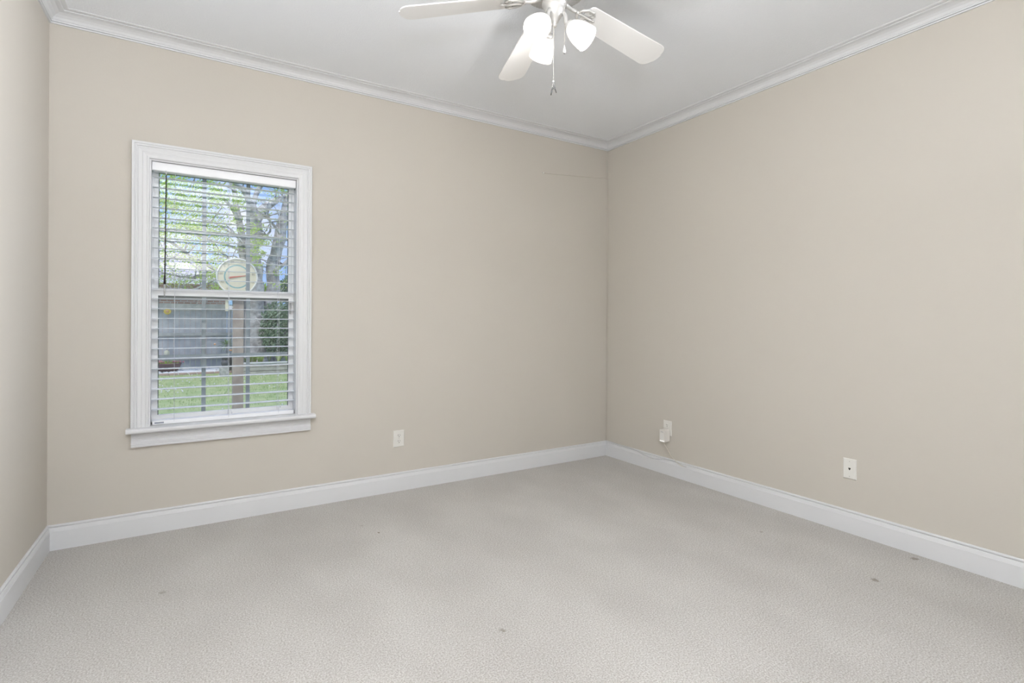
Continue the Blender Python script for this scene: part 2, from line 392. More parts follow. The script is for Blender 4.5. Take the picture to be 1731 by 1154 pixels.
# adapter plugged in the lower receptacle of the right-wall outlet
ad = empty('plug_in_adapter', (-.045, -.697, .325), 'cream plug-in adapter with small lights and a cord, in the right wall outlet', 'adapter')
def rrect(cx, cz_, w, h, r, n=5):
    P = []
    for (sx, sz, a0) in ((1, 1, 0), (-1, 1, 90), (-1, -1, 180), (1, -1, 270)):
        for k in range(n+1):
            a = R(a0+90*k/n); P.append((cx+sx*(w/2-r)+r*math.cos(a), cz_+sz*(h/2-r)+r*math.sin(a)))
    return P
yc, zc_ = -.697, .305
b = MB(); b.prism(rrect(yc, zc_, .058, .098, .012), 'x', -.062, -.008); body = b.build('adapter_body', M_adapt, ad, .003)
b = MB(); b.prism(rrect(yc, zc_+.030, .040, .010, .003), 'x', -.0632, -.0622); b.prism(rrect(yc, zc_-.005, .036, .05, .004), 'x', -.0630, -.0622); b.build('face_panel', mat('adapter_panel', (.78, .76, .73), .3), ad)
b = MB()
for k in range(7): b.box(-.0640, -.0634, yc-.013+k*.004, yc-.0105+k*.004, zc_+.028, zc_+.031+(k % 3)*.001)
b.build('lettering', mat('adapter_print', (.35, .34, .34), .5), ad)
b = MB()
for k in range(4): b.ball(Vector((-.0625, yc-.0165+k*.011, zc_-.039)), .0036, 6)
b.build('indicator_light', M_led, ad)
def cord(name, pts, r, material, label, n=6):
    # smooth Catmull-Rom through pts
    P = [Vector(p) for p in pts]; P = [P[0]*2-P[1]] + P + [P[-1]*2-P[-2]]; out = []
    for i in range(1, len(P)-2):
        for k in range(6):
            t = k/6; out.append(.5*((2*P[i]) + (P[i+1]-P[i-1])*t + (2*P[i-1]-5*P[i]+4*P[i+1]-P[i+2])*t*t + (3*P[i]-P[i-1]-3*P[i+1]+P[i+2])*t**3))
    out.append(P[-2]); b = MB(); b.tube(out, r, n)
    o = b.build(name, material, loc=out[0]); return tag(o, label, 'cord')
cord('power_cord', [(-.035, -.690, .256), (-.030, -.692, .235), (-.016, -.705, .205), (-.009, -.735, .160), (-.011, -.775, .133), (-.019, -.81, .118), (-.019, -.845, .104), (-.017, -.865, .104)],
     .0024, M_cordbeige, 'beige cord dropping from the plug-in adapter to the baseboard')
cord('thin_cable', [(-.011, -.04, .1315), (-.011, -.12, .1300), (-.0125, -.22, .1275), (-.013, -.32, .1275), (-.018, -.40, .117), (-.0175, -.48, .102), (-.0175, -.56, .096), (-.0175, -.63, .106), (-.014, -.70, .118), (-.014, -.79, .120), (-.018, -.85, .110), (-.0175, -.89, .104)],
     .0018, M_cordgrey, 'thin grey cable sagging along the top of the right baseboard')
cb = cord('corner_cable', [(-.004, -.006, .130), (-.004, -.006, .8), (-.004, -.006, 1.6), (-.004, -.006, 2.42), (-.006, -.004, 2.434), (-.03, -.0035, 2.435), (-.25, -.0035, 2.418), (-.5, -.0035, 2.398), (-.70, -.0035, 2.384)],
     .0026, M_cordwall, 'wall-coloured cable running up the room corner and onto the back wall')
b = MB(); b.box(-.705, -.690, -.006, 0, 2.379, 2.390); b.build('cable_end', M_plate, cb, .001)

# ------------------------------------------------------------------ ceiling fan
FX, FY, BZ = -1.812, -1.652, 2.604
fan = empty('ceiling_fan', (FX, FY, H), 'white five-blade ceiling fan with three lit frosted glass shades', 'ceiling fan')
Tm = Matrix.Translation((FX, FY, 0))
b = MB(); b.lathe([(.001, H-.0005), (.085, H-.0005), (.085, H-.02), (.070, H-.035), (.05, H-.05), (.05, H-.06), (.001, H-.06)], 40, Tm); b.build('canopy', M_fanwhite, fan)
b = MB(); b.lathe([(.001, 2.705), (.10, 2.70), (.145, 2.688), (.150, 2.665), (.146, 2.648), (.001, 2.648)], 48, Tm); b.build('motor_housing', M_fanwhite, fan)
b = MB()
b.lathe([(.001, 2.648), (.138, 2.648), (.136, 2.630), (.070, 2.598), (.001, 2.598)], 48, Tm); b.build('vent_ring', M_vent, fan)
b = MB()
for k in range(60):
    a = 2*math.pi*k/60; Mx = Tm @ Matrix.Rotation(a, 4, 'Z')
    b.add([Mx @ Vector(q) for q in ((.066, -.0020, 2.5985), (.066, .0020, 2.5985), (.139, .0042, 2.6335), (.139, -.0042, 2.6335), (.066, -.0020, 2.593), (.066, .0020, 2.593), (.139, .0042, 2.627), (.139, -.0042, 2.627))],
          [(0, 1, 2, 3), (4, 7, 6, 5), (0, 4, 5, 1), (1, 5, 6, 2), (2, 6, 7, 3), (3, 7, 4, 0)])
b.build('vent_fins', M_nickel, fan)
b = MB()
b.lathe([(.001, 2.604), (.068, 2.604), (.068, 2.594), (.052, 2.590), (.052, 2.578), (.055, 2.574), (.055, 2.566), (.048, 2.562), (.044, 2.550), (.040, 2.528), (.030, 2.520), (.028, 2.512), (.020, 2.508), (.018, 2.495), (.012, 2.490), (.009, 2.484), (.011, 2.478), (.006, 2.472), (.001, 2.471)], 40, Tm)
b.build('switch_housing', M_nickel, fan)
# blades: the old irons sag, so every blade droops toward its tip
DROOP = 6.0
def blade_parts(ang):
    Mr = Tm @ Matrix.Rotation(R(ang), 4, 'Z')
    Mb = Mr @ Matrix.Translation((0, 0, BZ)) @ Matrix.Rotation(R(DROOP), 4, 'Y') @ Matrix.Rotation(R(-11), 4, 'X')
    out = []
    r0, r1, w0, w1 = .175, .690, .062, .076
    # outline with rounded corners
    for k in range(7): a = R(270-90+90*0+k*15); out.append((r0+.025+.025*math.cos(R(180)+R(k*15)), -w0+.025+.025*math.sin(R(180)+R(k*15))))
    c1 = .045
    for k in range(7): out.append((r1-.012-c1+c1*math.cos(R(-90+k*15)), -w1+c1+c1*math.sin(R(-90+k*15))))
    for k in (-.3, 0, .3): out.append((r1-.012+.010*math.cos(k*3), .10*k))
    for k in range(7): out.append((r1-.012-c1+c1*math.cos(R(k*15)), w1-c1+c1*math.sin(R(k*15))))
    for k in range(7): out.append((r0+.025+.025*math.cos(R(90+k*15)), w0-.025+.025*math.sin(R(90+k*15))))
    n = len(out); b = MB(); vs = [Mb @ Vector((x, y, .003)) for x, y in out] + [Mb @ Vector((x, y, -.003)) for x, y in out]
    b.add(vs, [tuple(range(n)), tuple(range(n, 2*n))[::-1]] + [(i, (i+1) % n, n+(i+1) % n, n+i) for i in range(n)])
    bo = b.build('blade', M_fanwhite, fan, .0012)
    # scrolled iron under the blade
    b = MB()
    arm = [Mr @ Vector(q) for q in ((.060, 0, 2.598), (.085, 0, 2.588), (.110, 0, 2.584), (.142, 0, 2.586))]
    b.tube(arm, [.011, .009, .008, .009], 8)
    for s in (1, -1):
        pts = [(.135, 0), (.150, s*.022), (.172, s*.038), (.200, s*.040), (.216, s*.028), (.210, s*.014), (.196, s*.014), (.190, s*.024)]
        b.tube([Mb @ Vector((x, y, -.009)) for x, y in pts], [.007, .007, .006, .006, .0055, .005, .0045, .004], 8)
    b.tube([Mb @ Vector((x, 0, -.009)) for x in (.13, .17, .21, .24)], [.009, .007, .008, .003], 8)
    for (x, y) in ((.200, .040), (.200, -.040), (.232, 0)): b.ball(Mb @ Vector((x, y, -.010)), .0085, 6, (1, 1, .6))
    b.build('blade_iron', M_nickel, fan)
for k in range(5): blade_parts(3.2 + 72*k)
# light kit: three arms, bell shades and bulbs
lv = math.degrees(math.atan2(fw.y, fw.x))
for az in (lv+22, lv-106, lv+142):
    d = Vector((math.cos(R(az)), math.sin(R(az)), 0)); c0 = Vector((FX, FY, 2.490))
    ax = (d*math.cos(R(42)) + Vector((0, 0, -1))*math.sin(R(42))).normalized()
    p0 = c0 + d*.034 + Vector((0, 0, .045)); p1 = c0 + d*.048 + Vector((0, 0, .028)); p2 = c0 + d*.052 + Vector((0, 0, -.006))
    b = MB(); b.tube([p0, p1, p2, p2+ax*.012], [.010, .009, .010, .012], 10)
    zq = ax; xq = zq.orthogonal().normalized(); yq = zq.cross(xq)
    Ms = Matrix((( xq.x, yq.x, zq.x, 0), (xq.y, yq.y, zq.y, 0), (xq.z, yq.z, zq.z, 0), (0, 0, 0, 1))); Ms.translation = p2 + ax*.010
    b.lathe([(.001, 0), (.018, 0), (.024, .006), (.026, .022), (.022, .024), (.001, .024)], 20, Ms)
    arm = b.build('light_arm', M_nickel, fan)
    b = MB()
    po = [(.024, .014), (.030, .020), (.038, .034), (.045, .052), (.0505, .074), (.053, .096), (.0545, .116)]
    pi = [(r-.0025, z) for r, z in po][::-1]
    b.lathe(po + [(.0535, .118)] + pi, 32, Ms); sh = b.build('lamp_shade', M_shade, fan); sh['label'] = 'glowing frosted glass bell shade'
    b = MB(); b.lathe([(.012, .024), (.014, .035), (.022, .052), (.027, .068), (.026, .082), (.018, .094), (.008, .099), (.0005, .100)], 20, Ms); b.build('bulb', M_bulb, fan)
    ld = bpy.data.lights.new('bulb_light', 'POINT'); ld.energy = 7.2; ld.color = (1, .975, .945); ld.shadow_soft_size = .03
    lo = bpy.data.objects.new('bulb_light', ld); col.objects.link(lo); lo.location = p2 + ax*.118
# pull chains
def chain(px, py0, py1, Yc, kind):
    a = at(px, py0, Yc); e = at(px, py1, Yc); e.x = a.x; e.y = a.y
    b = MB(); n = int((a.z-e.z)/.0042)
    for k in range(n+1): b.ball(Vector((a.x, a.y, a.z-(a.z-e.z)*k/n)), .0015, 4)
    b.tube([a, e], .0005, 4)
    ch = b.build('pull_chain', M_chain, fan)
    return e, ch
e, ch = chain(954.5, 12, 77, FY-.045, 0)
b = MB(); b.lathe([(.0008, .0), (.002, -.001), (.003, -.010), (.006, -.020), (.0072, -.027), (.005, -.033), (.0008, -.035)], 14, Matrix.Translation(e)); o = b.build('chain_pendant', M_fanwhite, ch); o['label'] = 'white teardrop pull'
b = MB(); b.ball(e+Vector((0, 0, -.0335)), .0038, 6); b.build('pendant_tip', M_vent, ch)
e, ch = chain(936, 40, 138, FY-.055, 1)
b = MB(); b.ball(e, .0042, 8); b.build('bead', M_fanwhite, ch)
b = MB()
tp = e+Vector((0, 0, -.006)); rgt = Vector((rt.x, rt.y, 0))
b.tube([tp, tp-rgt*.006+Vector((0, 0, -.03)), tp-rgt*.010+Vector((0, 0, -.052))], [.002, .003, .0024], 6)
b.tube([tp, tp+rgt*.006+Vector((0, 0, -.022)), tp+rgt*.013+Vector((0, 0, -.042))], [.002, .0028, .002], 6)
b.tube([tp-rgt*.0045+Vector((0, 0, -.026)), tp+rgt*.0045+Vector((0, 0, -.022))], .0018, 6)
o = b.build('chain_charm', M_pewter, ch); o['label'] = 'dark pewter wishbone-shaped charm'

# ------------------------------------------------------------------ outside
GZ = -.35
def ground_mat():
    M = mat('lawn', (.33, .42, .20), .9, bump=(30, .6, .03), mix=(3.5, (.46, .50, .27), .35, .65), spec=.1); return M
M_lawn = ground_mat()
M_leafy = mat('leaf_lime', (.58, .72, .18), .5, trans=((.66, .80, .20), .45), mix=(2.0, (.36, .54, .16), .4, .6))
M_blade = mat('grass_blade', (.38, .50, .22), .6, trans=((.45, .56, .24), .3), mix=(6, (.50, .56, .30), .4, .6))
M_bark = mat('bark', (.36, .335, .33), .9, bump=(14, 1, .03), mix=(6, (.60, .58, .58), .38, .62))
M_fence = mat('fence_wood', (.50, .50, .53), .85, mix=(5, (.60, .59, .61), .4, .65), bump=(40, .4, .004))
M_post = mat('post_wood', (.38, .315, .27), .8, mix=(9, (.50, .43, .37), .4, .65))
M_weather = mat('weathered_board', (.46, .45, .46), .85, mix=(10, (.32, .31, .32), .45, .6))
M_shingle = mat('shingles', (.60, .57, .62), .9, mix=(8, (.50, .47, .52), .4, .6))
M_ivy = mat('ivy', (.19, .28, .18), .6, trans=((.2, .34, .16), .2), mix=(3, (.36, .44, .32), .4, .62))
M_lily = mat('strap_leaf', (.48, .58, .22), .5, trans=((.5, .65, .2), .35))
M_white = mat('white_stone', (.80, .79, .80), .8)
M_cream = mat('cream_dial', (.86, .80, .60), .5)
M_rim = mat('dial_rim', (.93, .91, .84), .45)
M_teal = mat('dial_teal', (.30, .52, .50), .5)
M_red = mat('dial_red', (.62, .18, .12), .45)
M_digit = mat('dial_digits', (.42, .38, .26), .6)
M_pot = mat('plum_pot', (.16, .09, .10), .5)
M_dark = mat('dark_pot', (.10, .10, .11), .5)
M_stone = mat('rough_stone', (.55, .53, .50), .9, mix=(14, (.38, .37, .35), .4, .6))
M_pink = mat('petal_pink', (.65, .22, .32), .5)
M_yellow = mat('petal_yellow', (.85, .62, .12), .5)
M_orange = mat('petal_peach', (.80, .45, .25), .5)
def brick_mat():
    M = mat('brick', (.5, .28, .22), .9); t = M.node_tree
    n = t.nodes.new('ShaderNodeTexBrick'); n.inputs['Color1'].default_value = (.50, .27, .21, 1); n.inputs['Color2'].default_value = (.60, .38, .32, 1); n.inputs['Mortar'].default_value = (.62, .58, .55, 1)
    n.inputs['Scale'].default_value = 1; n.inputs['Brick Width'].default_value = .21; n.inputs['Row Height'].default_value = .075; n.inputs['Mortar Size'].default_value = .012
    mp = t.nodes.new('ShaderNodeMapping'); mp.inputs['Rotation'].default_value = (R(90), 0, 0); c = t.nodes.new('ShaderNodeTexCoord')
    t.links.new(c.outputs['Object'], mp.inputs['Vector']); t.links.new(mp.outputs['Vector'], n.inputs['Vector']); t.links.new(n.outputs['Color'], t.nodes['Principled BSDF'].inputs['Base Color'])
    return M
M_brick = brick_mat()

# lawn: gently uneven ground
b = MB(); nx, ny = 60, 60; vs = []
for j in range(ny+1):
    for i in range(nx+1):
        x = -14+i*26/nx; y = .15+j*30/ny; vs.append((x, y, GZ+.03*noise.noise(Vector((x*.5, y*.5, 0)))))
b.add(vs, [(j*(nx+1)+i, j*(nx+1)+i+1, (j+1)*(nx+1)+i+1, (j+1)*(nx+1)+i) for j in range(ny) for i in range(nx)], True)
lawn = b.build('lawn', M_lawn); lawn['kind'] = 'structure'
def blades(b, x, y, z, n, h, spread, w, rnd):
    for _ in range(n):
        a = rnd.uniform(0, 6.28); px, py = x+rnd.gauss(0, spread), y+rnd.gauss(0, spread)
        hh = h*rnd.uniform(.6, 1.2); l = Vector((math.cos(a), math.sin(a), 0)); t = l.cross(Vector((0, 0, 1)))
        o = Vector((px, py, z)); lean = t*rnd.uniform(-.4, .4)*hh
        b.add([o-l*w, o+l*w, o+lean*.5+l*w*.7+Vector((0, 0, hh*.6)), o+lean+Vector((0, 0, hh)), o+lean*.5-l*w*.7+Vector((0, 0, hh*.6))], [(0, 1, 2, 4), (4, 2, 3)])
rnd = random.Random(3)
b = MB()
for _ in range(3800):
    y = 4.2+9.6*rnd.random()**.8; x = rnd.uniform(-4.2, 1.2)
    blades(b, x, y, GZ-.01, 3, .05, .03, .006, rnd)
tag(b.build('grass_blades', M_blade), 'short green grass of the back lawn beyond the window', 'grass', kind='stuff')
b = MB()
for _ in range(190):
    y = rnd.choice([rnd.uniform(4.4, 6.5), rnd.uniform(9, 13.4)]); x = rnd.uniform(-4.0, .2)
    b.ball(Vector((x, y, GZ+.045)), .014, 4)
tag(b.build('clover_flowers', M_white), 'tiny white clover flowers scattered over the lawn', 'flowers', kind='stuff')

# fence
FYY = 15.45
fe = empty('picket_fence', (-3, FYY, GZ), 'weathered grey wooden privacy fence closing the back garden', 'fence')
b = MB(); x = -11.0; k = 0
while x < 7.5:
    b.box(x, x+.135, FYY+.05+.006*(k % 2), FYY+.07+.006*(k % 2), GZ, 1.55+rnd.uniform(-.02, .02)); x += .142; k += 1
b.build('picket_panel', M_fence, fe)
M_rail = mat('rail_wood', (.56, .55, .53), .85, mix=(6, (.46, .45, .44), .4, .6))
for z0, z1, y0 in ((1.44, 1.63, FYY-.04), (.66, .75, FYY-.02), (-.06, .03, FYY-.02)):
    b = MB(); b.box(-11, 7.5, y0, FYY+.05, z0, z1); b.build('rail', M_rail, fe)
for x in (-7.8, -5.4, -3.0+.9, .3, 2.7, 5.1):
    b = MB(); b.box(x, x+.09, FYY+.085, FYY+.175, GZ, 1.5); b.build('post', M_rail, fe)

# neighbour's brick house
HY = 19.5
hx = at(381, 500, HY).x; gz = at(300, 474, HY).z
ho = empty('brick_house', (-6, HY, GZ), "neighbour's red brick house with a pale grey shingle roof behind the fence", 'house')
b = MB(); b.box(-14, hx, HY, HY+8, GZ, gz-.05); b.build('brick_wall', M_brick, ho)
b = MB(); b.add([(-14.4, HY-.5, gz), (hx+.4, HY-.5, gz), (hx-3.2, HY+4, gz+2.3), (-14.4, HY+4, gz+2.3), (hx+.4, HY+8.5, gz), (-14.4, HY+8.5, gz)], [(0, 1, 2, 3), (1, 4, 2), (4, 5, 3, 2), (0, 3, 5), (0, 5, 4, 1)]); b.build('roof', M_shingle, ho)
b = MB(); b.box(-14.4, hx+.42, HY-.6, HY-.5, gz-.14, gz+.02); b.build('gutter', M_vinyl, ho)

# tree
TY = 14.2
tr = empty('oak_tree', (at(440, 610, TY).x, TY, GZ), 'large grey-barked tree with fresh lime-green leaves in front of the fence', 'tree')
def limb(b, pts, dY=0, jit=.0):
    P = []; Rr = []
    for i, (px, py, w) in enumerate(pts):
        p = at(px, py, TY + dY*i/(len(pts)-1)); P.append(p); Rr.append(w/2*mpp(px, TY))
    # subdivide with wobble
    Q = []; S = []
    for i in range(len(P)-1):
        for k in range(4):
            t = k/4; q = P[i].lerp(P[i+1], t); r = Rr[i]*(1-t)+Rr[i+1]*t
            if 0 < i+k < len(P)*4: q = q + noise.noise_vector(q*1.7)*min(.16, r*.5+.03)
            Q.append(q); S.append(r*(1+.15*noise.noise(q*3)))
    Q.append(P[-1]); S.append(Rr[-1]); b.tube(Q, S, 10)
    return Q
b = MB(); tips = []
L_ = [([(438, 640, 66), (437, 612, 48), (434, 560, 36), (432, 500, 27), (430, 440, 23), (431, 400, 21), (432, 362, 21)], 0),
      ([(432, 370, 20), (448, 350, 13), (462, 342, 11), (480, 334, 8), (505, 325, 5), (530, 300, 3)], .8),
      ([(432, 372, 19), (424, 340, 12), (414, 322, 9), (403, 314, 7), (388, 300, 5), (370, 270, 3)], -.8),
      ([(427, 350, 9), (437, 318, 8), (450, 300, 7), (460, 270, 5), (470, 220, 3)], .4),
      ([(448, 640, 46), (450, 600, 38), (456, 530, 26), (462, 470, 20), (469, 420, 19), (476, 385, 18), (486, 350, 14), (494, 310, 10), (505, 250, 6)], .6),
      ([(428, 600, 22), (420, 500, 14), (412, 430, 12), (405, 380, 11), (398, 340, 9), (391, 305, 7), (385, 260, 4)], .9),
      ([(405, 378, 7), (392, 348, 6), (378, 335, 5), (360, 328, 4), (335, 322, 3), (300, 325, 2)], -1.0),
      ([(424, 500, 9), (395, 468, 8), (365, 456, 6), (335, 440, 6), (312, 424, 5), (288, 408, 4), (262, 398, 3), (230, 392, 2)], -1.6),
      ([(365, 456, 5), (345, 462, 5), (330, 470, 4), (300, 468, 3), (268, 458, 2)], -1.2),
      ([(395, 468, 5), (375, 478, 4), (350, 480, 4), (325, 492, 3), (300, 497, 2)], -1.2),
      ([(335, 440, 5), (310, 436, 4), (285, 436, 3), (262, 438, 2)], -1.4),
      ([(410, 425, 5), (385, 415, 4), (365, 408, 3.5), (340, 400, 3), (310, 392, 2)], -.9),
      ([(474, 395, 6), (460, 378, 4.5), (450, 366, 3), (440, 362, 2)], -.5),
      ([(464, 460, 7), (480, 448, 5), (495, 430, 3), (515, 420, 2)], .5),
      ([(431, 420, 6), (446, 405, 4), (456, 392, 3), (458, 370, 2)], -.4),
      ([(430, 440, 5), (415, 415, 4), (395, 395, 3), (375, 385, 2), (350, 372, 1.5)], -.7),
      ([(414, 440, 5), (390, 440, 4), (372, 428, 3), (362, 410, 2)], -.3)]
for pts, dy in L_: tips.append(limb(b, pts, dy))
rnd = random.Random(11)
for Q in tips[1:]:
    for _ in range(9):
        q = Q[rnd.randrange(len(Q)//3, len(Q))]; d = Vector((rnd.gauss(0, 1), rnd.gauss(0, .6), rnd.gauss(.3, .8))).normalized()
        l = rnd.uniform(.4, 1.1); b.tube([q, q+d*l*.5+Vector((0, 0, .05)), q+d*l+Vector((rnd.gauss(0, .1), 0, rnd.gauss(0, .1)))], [.02, .012, .005], 5)
b.build('trunk', M_bark, tr)
b = MB()
def leaf(b, p, s, rnd):
    n = Vector((rnd.gauss(0, 1), rnd.gauss(0, 1), rnd.gauss(0, 1))).normalized(); x = n.orthogonal().normalized(); y = n.cross(x)
    b.add([p-x*s, p+y*s*.5+n*s*.15, p+x*s, p-y*s*.5+n*s*.15], [(0, 1, 2, 3)])
cl = []
for _ in range(330): cl.append((rnd.uniform(215, 388), rnd.uniform(280, 488), 9, 30))
for _ in range(46): cl.append((rnd.uniform(262, 345), rnd.uniform(290, 400), 7, 34))
for _ in range(70): cl.append((rnd.uniform(385, 560), rnd.uniform(292, 486), 7, 24))
for _ in range(26): cl.append((rnd.gauss(434, 7), rnd.uniform(372, 450), 6, 34))
for _ in range(14): cl.append((rnd.gauss(405, 7), rnd.uniform(325, 400), 5, 30))
for _ in range(60): cl.append((rnd.uniform(215, 600), rnd.uniform(180, 290), 12, 26))
for (cx, cy, sp, n) in cl:
    Y0 = TY+rnd.uniform(-1.6, 1.2)
    # clusters are flattened, drooping sprays along a twig
    ang = rnd.uniform(-.5, .5)
    for _ in range(n):
        t = rnd.gauss(0, sp); s_ = rnd.gauss(0, sp*.38)
        leaf(b, at(cx+t*math.cos(ang)-s_*math.sin(ang), cy+t*math.sin(ang)+s_*math.cos(ang), Y0+rnd.gauss(0, .15)), rnd.uniform(.022, .045), rnd)
b.build('foliage', M_leafy, tr)

# ivy-covered shrub right of the trunk, and a yellow-green bush beyond the fence
def bush(name, label, cx, cy, rx, ry, Y, n, material, size, seed, stemz=GZ):
    rr = random.Random(seed); c = at(cx, cy, Y); mx_ = mpp(cx, Y); root = empty(name, (c.x, Y, stemz), label, 'shrub')
    b = MB()
    for _ in range(n):
        d = Vector((rr.gauss(0, 1), rr.gauss(0, 1), rr.gauss(0, 1))).normalized(); k = rr.uniform(.55, 1.0)*(1+.25*noise.noise(d*2.3+Vector((seed, 0, 0))))
        leaf(b, c+Vector((d.x*rx*mx_*k, d.y*rx*mx_*k*.7, d.z*ry*mx_*k)), rr.uniform(size*.6, size*1.3), rr)
    b.build('foliage', material, root)
    b = MB()
    for _ in range(7): b.tube([(c.x+rr.gauss(0, .1), Y, stemz), (c.x+rr.gauss(0, .2), Y, (stemz+c.z)/2), (c.x+rr.gauss(0, .4), Y+rr.gauss(0, .1), c.z+ry*mx_*.5)], [.03, .022, .008], 6)
    b.build('stems', M_bark, root)
bush('ivy_shrub', 'dark green dense shrub right of the tree trunk, left of the window edge', 473, 558, 32, 49, 13.5, 3800, M_ivy, .05, 5)
bush('lime_bush', 'bright yellow-green bush showing low beside the round thermometer', 440, 492, 14, 16, 17.0, 700, M_leafy, .06, 6)
bush('lime_bush', 'bright yellow-green bush between the leaning trunk and the right window edge', 468, 489, 12, 13, 18.4, 700, M_leafy, .06, 8)
bush('evergreen_shrub', 'dark blue-green evergreen at the right edge of the upper pane', 488, 488, 14, 22, 18, 1100, M_ivy, .06, 9)

# raised wooden bed on the right with strap-leaved plants
BY = 12.6
c0 = at(396, 632, BY).x; bz0, bz1 = GZ, at(440, 614, BY).z
rb = empty('raised_bed', (c0+2, BY, GZ), 'long raised garden bed of pale weathered boards on the right lawn', 'garden bed')
M_board = mat('bed_board', (.50, .48, .42), .85, mix=(8, (.40, .38, .33), .4, .6))
for k in range(3):
    z0 = bz0+(bz1-bz0)*k/3; b = MB(); b.box(c0, c0+4.2, BY-.04, BY, z0+.008, z0+(bz1-bz0)/3-.004); b.build('board', M_board, rb)
b = MB(); b.box(c0-.05, c0+4.2, BY-.06, BY+.06, bz1, bz1+.035); b.build('cap_board', mat('bed_cap', (.70, .69, .69), .7), rb)
b = MB(); b.box(c0, c0+4.2, BY, BY+.9, GZ, bz1-.02); o = b.build('soil', mat('soil', (.12, .09, .07), .95, bump=(20, 1, .02)), rb)
b = MB(); rr = random.Random(21)
for _ in range(60):
    x = c0+rr.uniform(.1, 4.0); y = BY+rr.uniform(.15, .7)
    for _ in range(14):
        a = rr.uniform(0, 6.28); l = rr.uniform(.22, .42); d = Vector((math.cos(a), math.sin(a), 0)); t = d.cross(Vector((0, 0, 1)))*.009; o_ = Vector((x, y, bz1-.02))
        p1 = o_+d*l*.25+Vector((0, 0, l*.7)); p2 = o_+d*l*.7+Vector((0, 0, l*.62))
        b.add([o_-t, o_+t, p1+t, p1-t, p2], [(0, 1, 2, 3), (3, 2, 4)])
tag(b.build('daylilies', M_lily), 'row of strap-leaved yellow-green plants filling the raised bed', 'plants', kind='stuff')

# gravel strip and brick edging along the fence on the left
gx1 = at(372, 630, 14.6).x
b = MB(); rr = random.Random(31)
for _ in range(1500):
    x = rr.uniform(-6.0, gx1); y = rr.uniform(13.7, 15.4); r = rr.uniform(.025, .06); b.ball(Vector((x, y, GZ+.03)), r, 3, (1, 1, .6))
tag(b.build('white_gravel', M_white), 'strip of white pebbles along the foot of the fence', 'gravel', kind='stuff')
M_edge = mat('edging_brick', (.52, .36, .31), .9, mix=(7, (.42, .33, .30), .4, .6))
b = MB(); b.box(0, .2, 0, .1, 0, .07); eb = b.build('edging_brick', M_edge, None, .006)
x = -6.0; first = True; k = 0
while x < gx1+.2:
    o = eb if first else eb.copy()
    if not first: col.objects.link(o)
    first = False
    o.location = (x, 13.4+.02*rr.random(), GZ-.01); o.rotation_euler = (0, 0, rr.uniform(-.06, .06))
    tag(o, 'reddish brick laid in the lawn edging before the white pebbles', 'brick', 'edging bricks before the pebble strip'); x += .215

# planter with flowers
def flowers(b, c, n, sp, h, r, rr):
    for _ in range(n): b.ball(c+Vector((rr.gauss(0, sp), rr.gauss(0, sp*.6), h+rr.gauss(0, h*.25))), r*rr.uniform(.7, 1.2), 4)
PY_ = 14.4; pc = at(284, 626, PY_); s = mpp(284, PY_)
pl = empty('flower_planter', (pc.x, PY_, GZ+.03), 'wide plum-coloured bowl planter with pink flowers at the fence, left', 'planter')
b = MB(); b.lathe([(.001, 0), (.20, 0), (.26, .06), (.31, .16), (.32, .21), (.335, .22), (.335, .245), (.30, .245), (.29, .20), (.001, .19)], 28, Matrix.Translation((pc.x, PY_, GZ+.03))); b.build('bowl', M_pot, pl)
b = MB(); rr = random.Random(41); c = Vector((pc.x, PY_, GZ+.26))
for _ in range(70): blades(b, c.x+rr.gauss(0, .14), c.y+rr.gauss(0, .08), c.z-.04, 2, .13, .02, .010, rr)
b.build('leaves', M_leafy, pl)
b = MB(); flowers(b, c+Vector((-.16, 0, 0)), 16, .07, .05, .024, rr); tag(b.build('flowers', M_pink, pl), kind='stuff')
b = MB(); flowers(b, c+Vector((.2, 0, 0)), 18, .06, .04, .024, rr); tag(b.build('flowers', M_pink, pl), kind='stuff')

# spiky potted plant on a stand by the post
SY = 14.0; spc = at(381, 588, SY)
sp = empty('spiky_potted_plant', (spc.x, SY, GZ), 'spiky palm-like plant in a tall dark pot left of the wooden post', 'plant')
b = MB(); b.lathe([(.001, 0), (.10, 0), (.12, .10), (.15, .42), (.16, .44), (.15, .46), (.13, .44), (.001, .43)], 20, Matrix.Translation((spc.x+.05, SY, GZ))); b.build('pot', M_dark, sp)
b = MB(); rr = random.Random(51)
cc = Vector((spc.x+.03, SY, GZ+.78)); b.tube([(spc.x+.05, SY, GZ+.42), (spc.x+.04, SY, GZ+.62), tuple(cc)], [.03, .025, .02], 8); b.build('stem', M_bark, sp)
b = MB()
for _ in range(60):
    d = Vector((rr.gauss(0, 1), rr.gauss(0, .7), rr.gauss(.35, .6))).normalized(); l = rr.uniform(.2, .34); t = d.cross(Vector((0, .3, 1))).normalized()*.012
    p1 = cc+d*l*.5; p2 = cc+d*l-Vector((0, 0, .05)); b.add([cc, p1-t, p2, p1+t], [(0, 1, 2, 3)])
b.build('leaves', mat('palm_leaf', (.24, .34, .15), .5), sp)
b = MB(); flowers(b, cc+Vector((.12, -.05, -.16)), 5, .05, .0, .028, rr); b.build('blossom', M_orange, sp)
b = MB(); b.ball(cc+Vector((-.30, -.02, .02)), .03, 5); b.build('blossom', M_orange, sp)
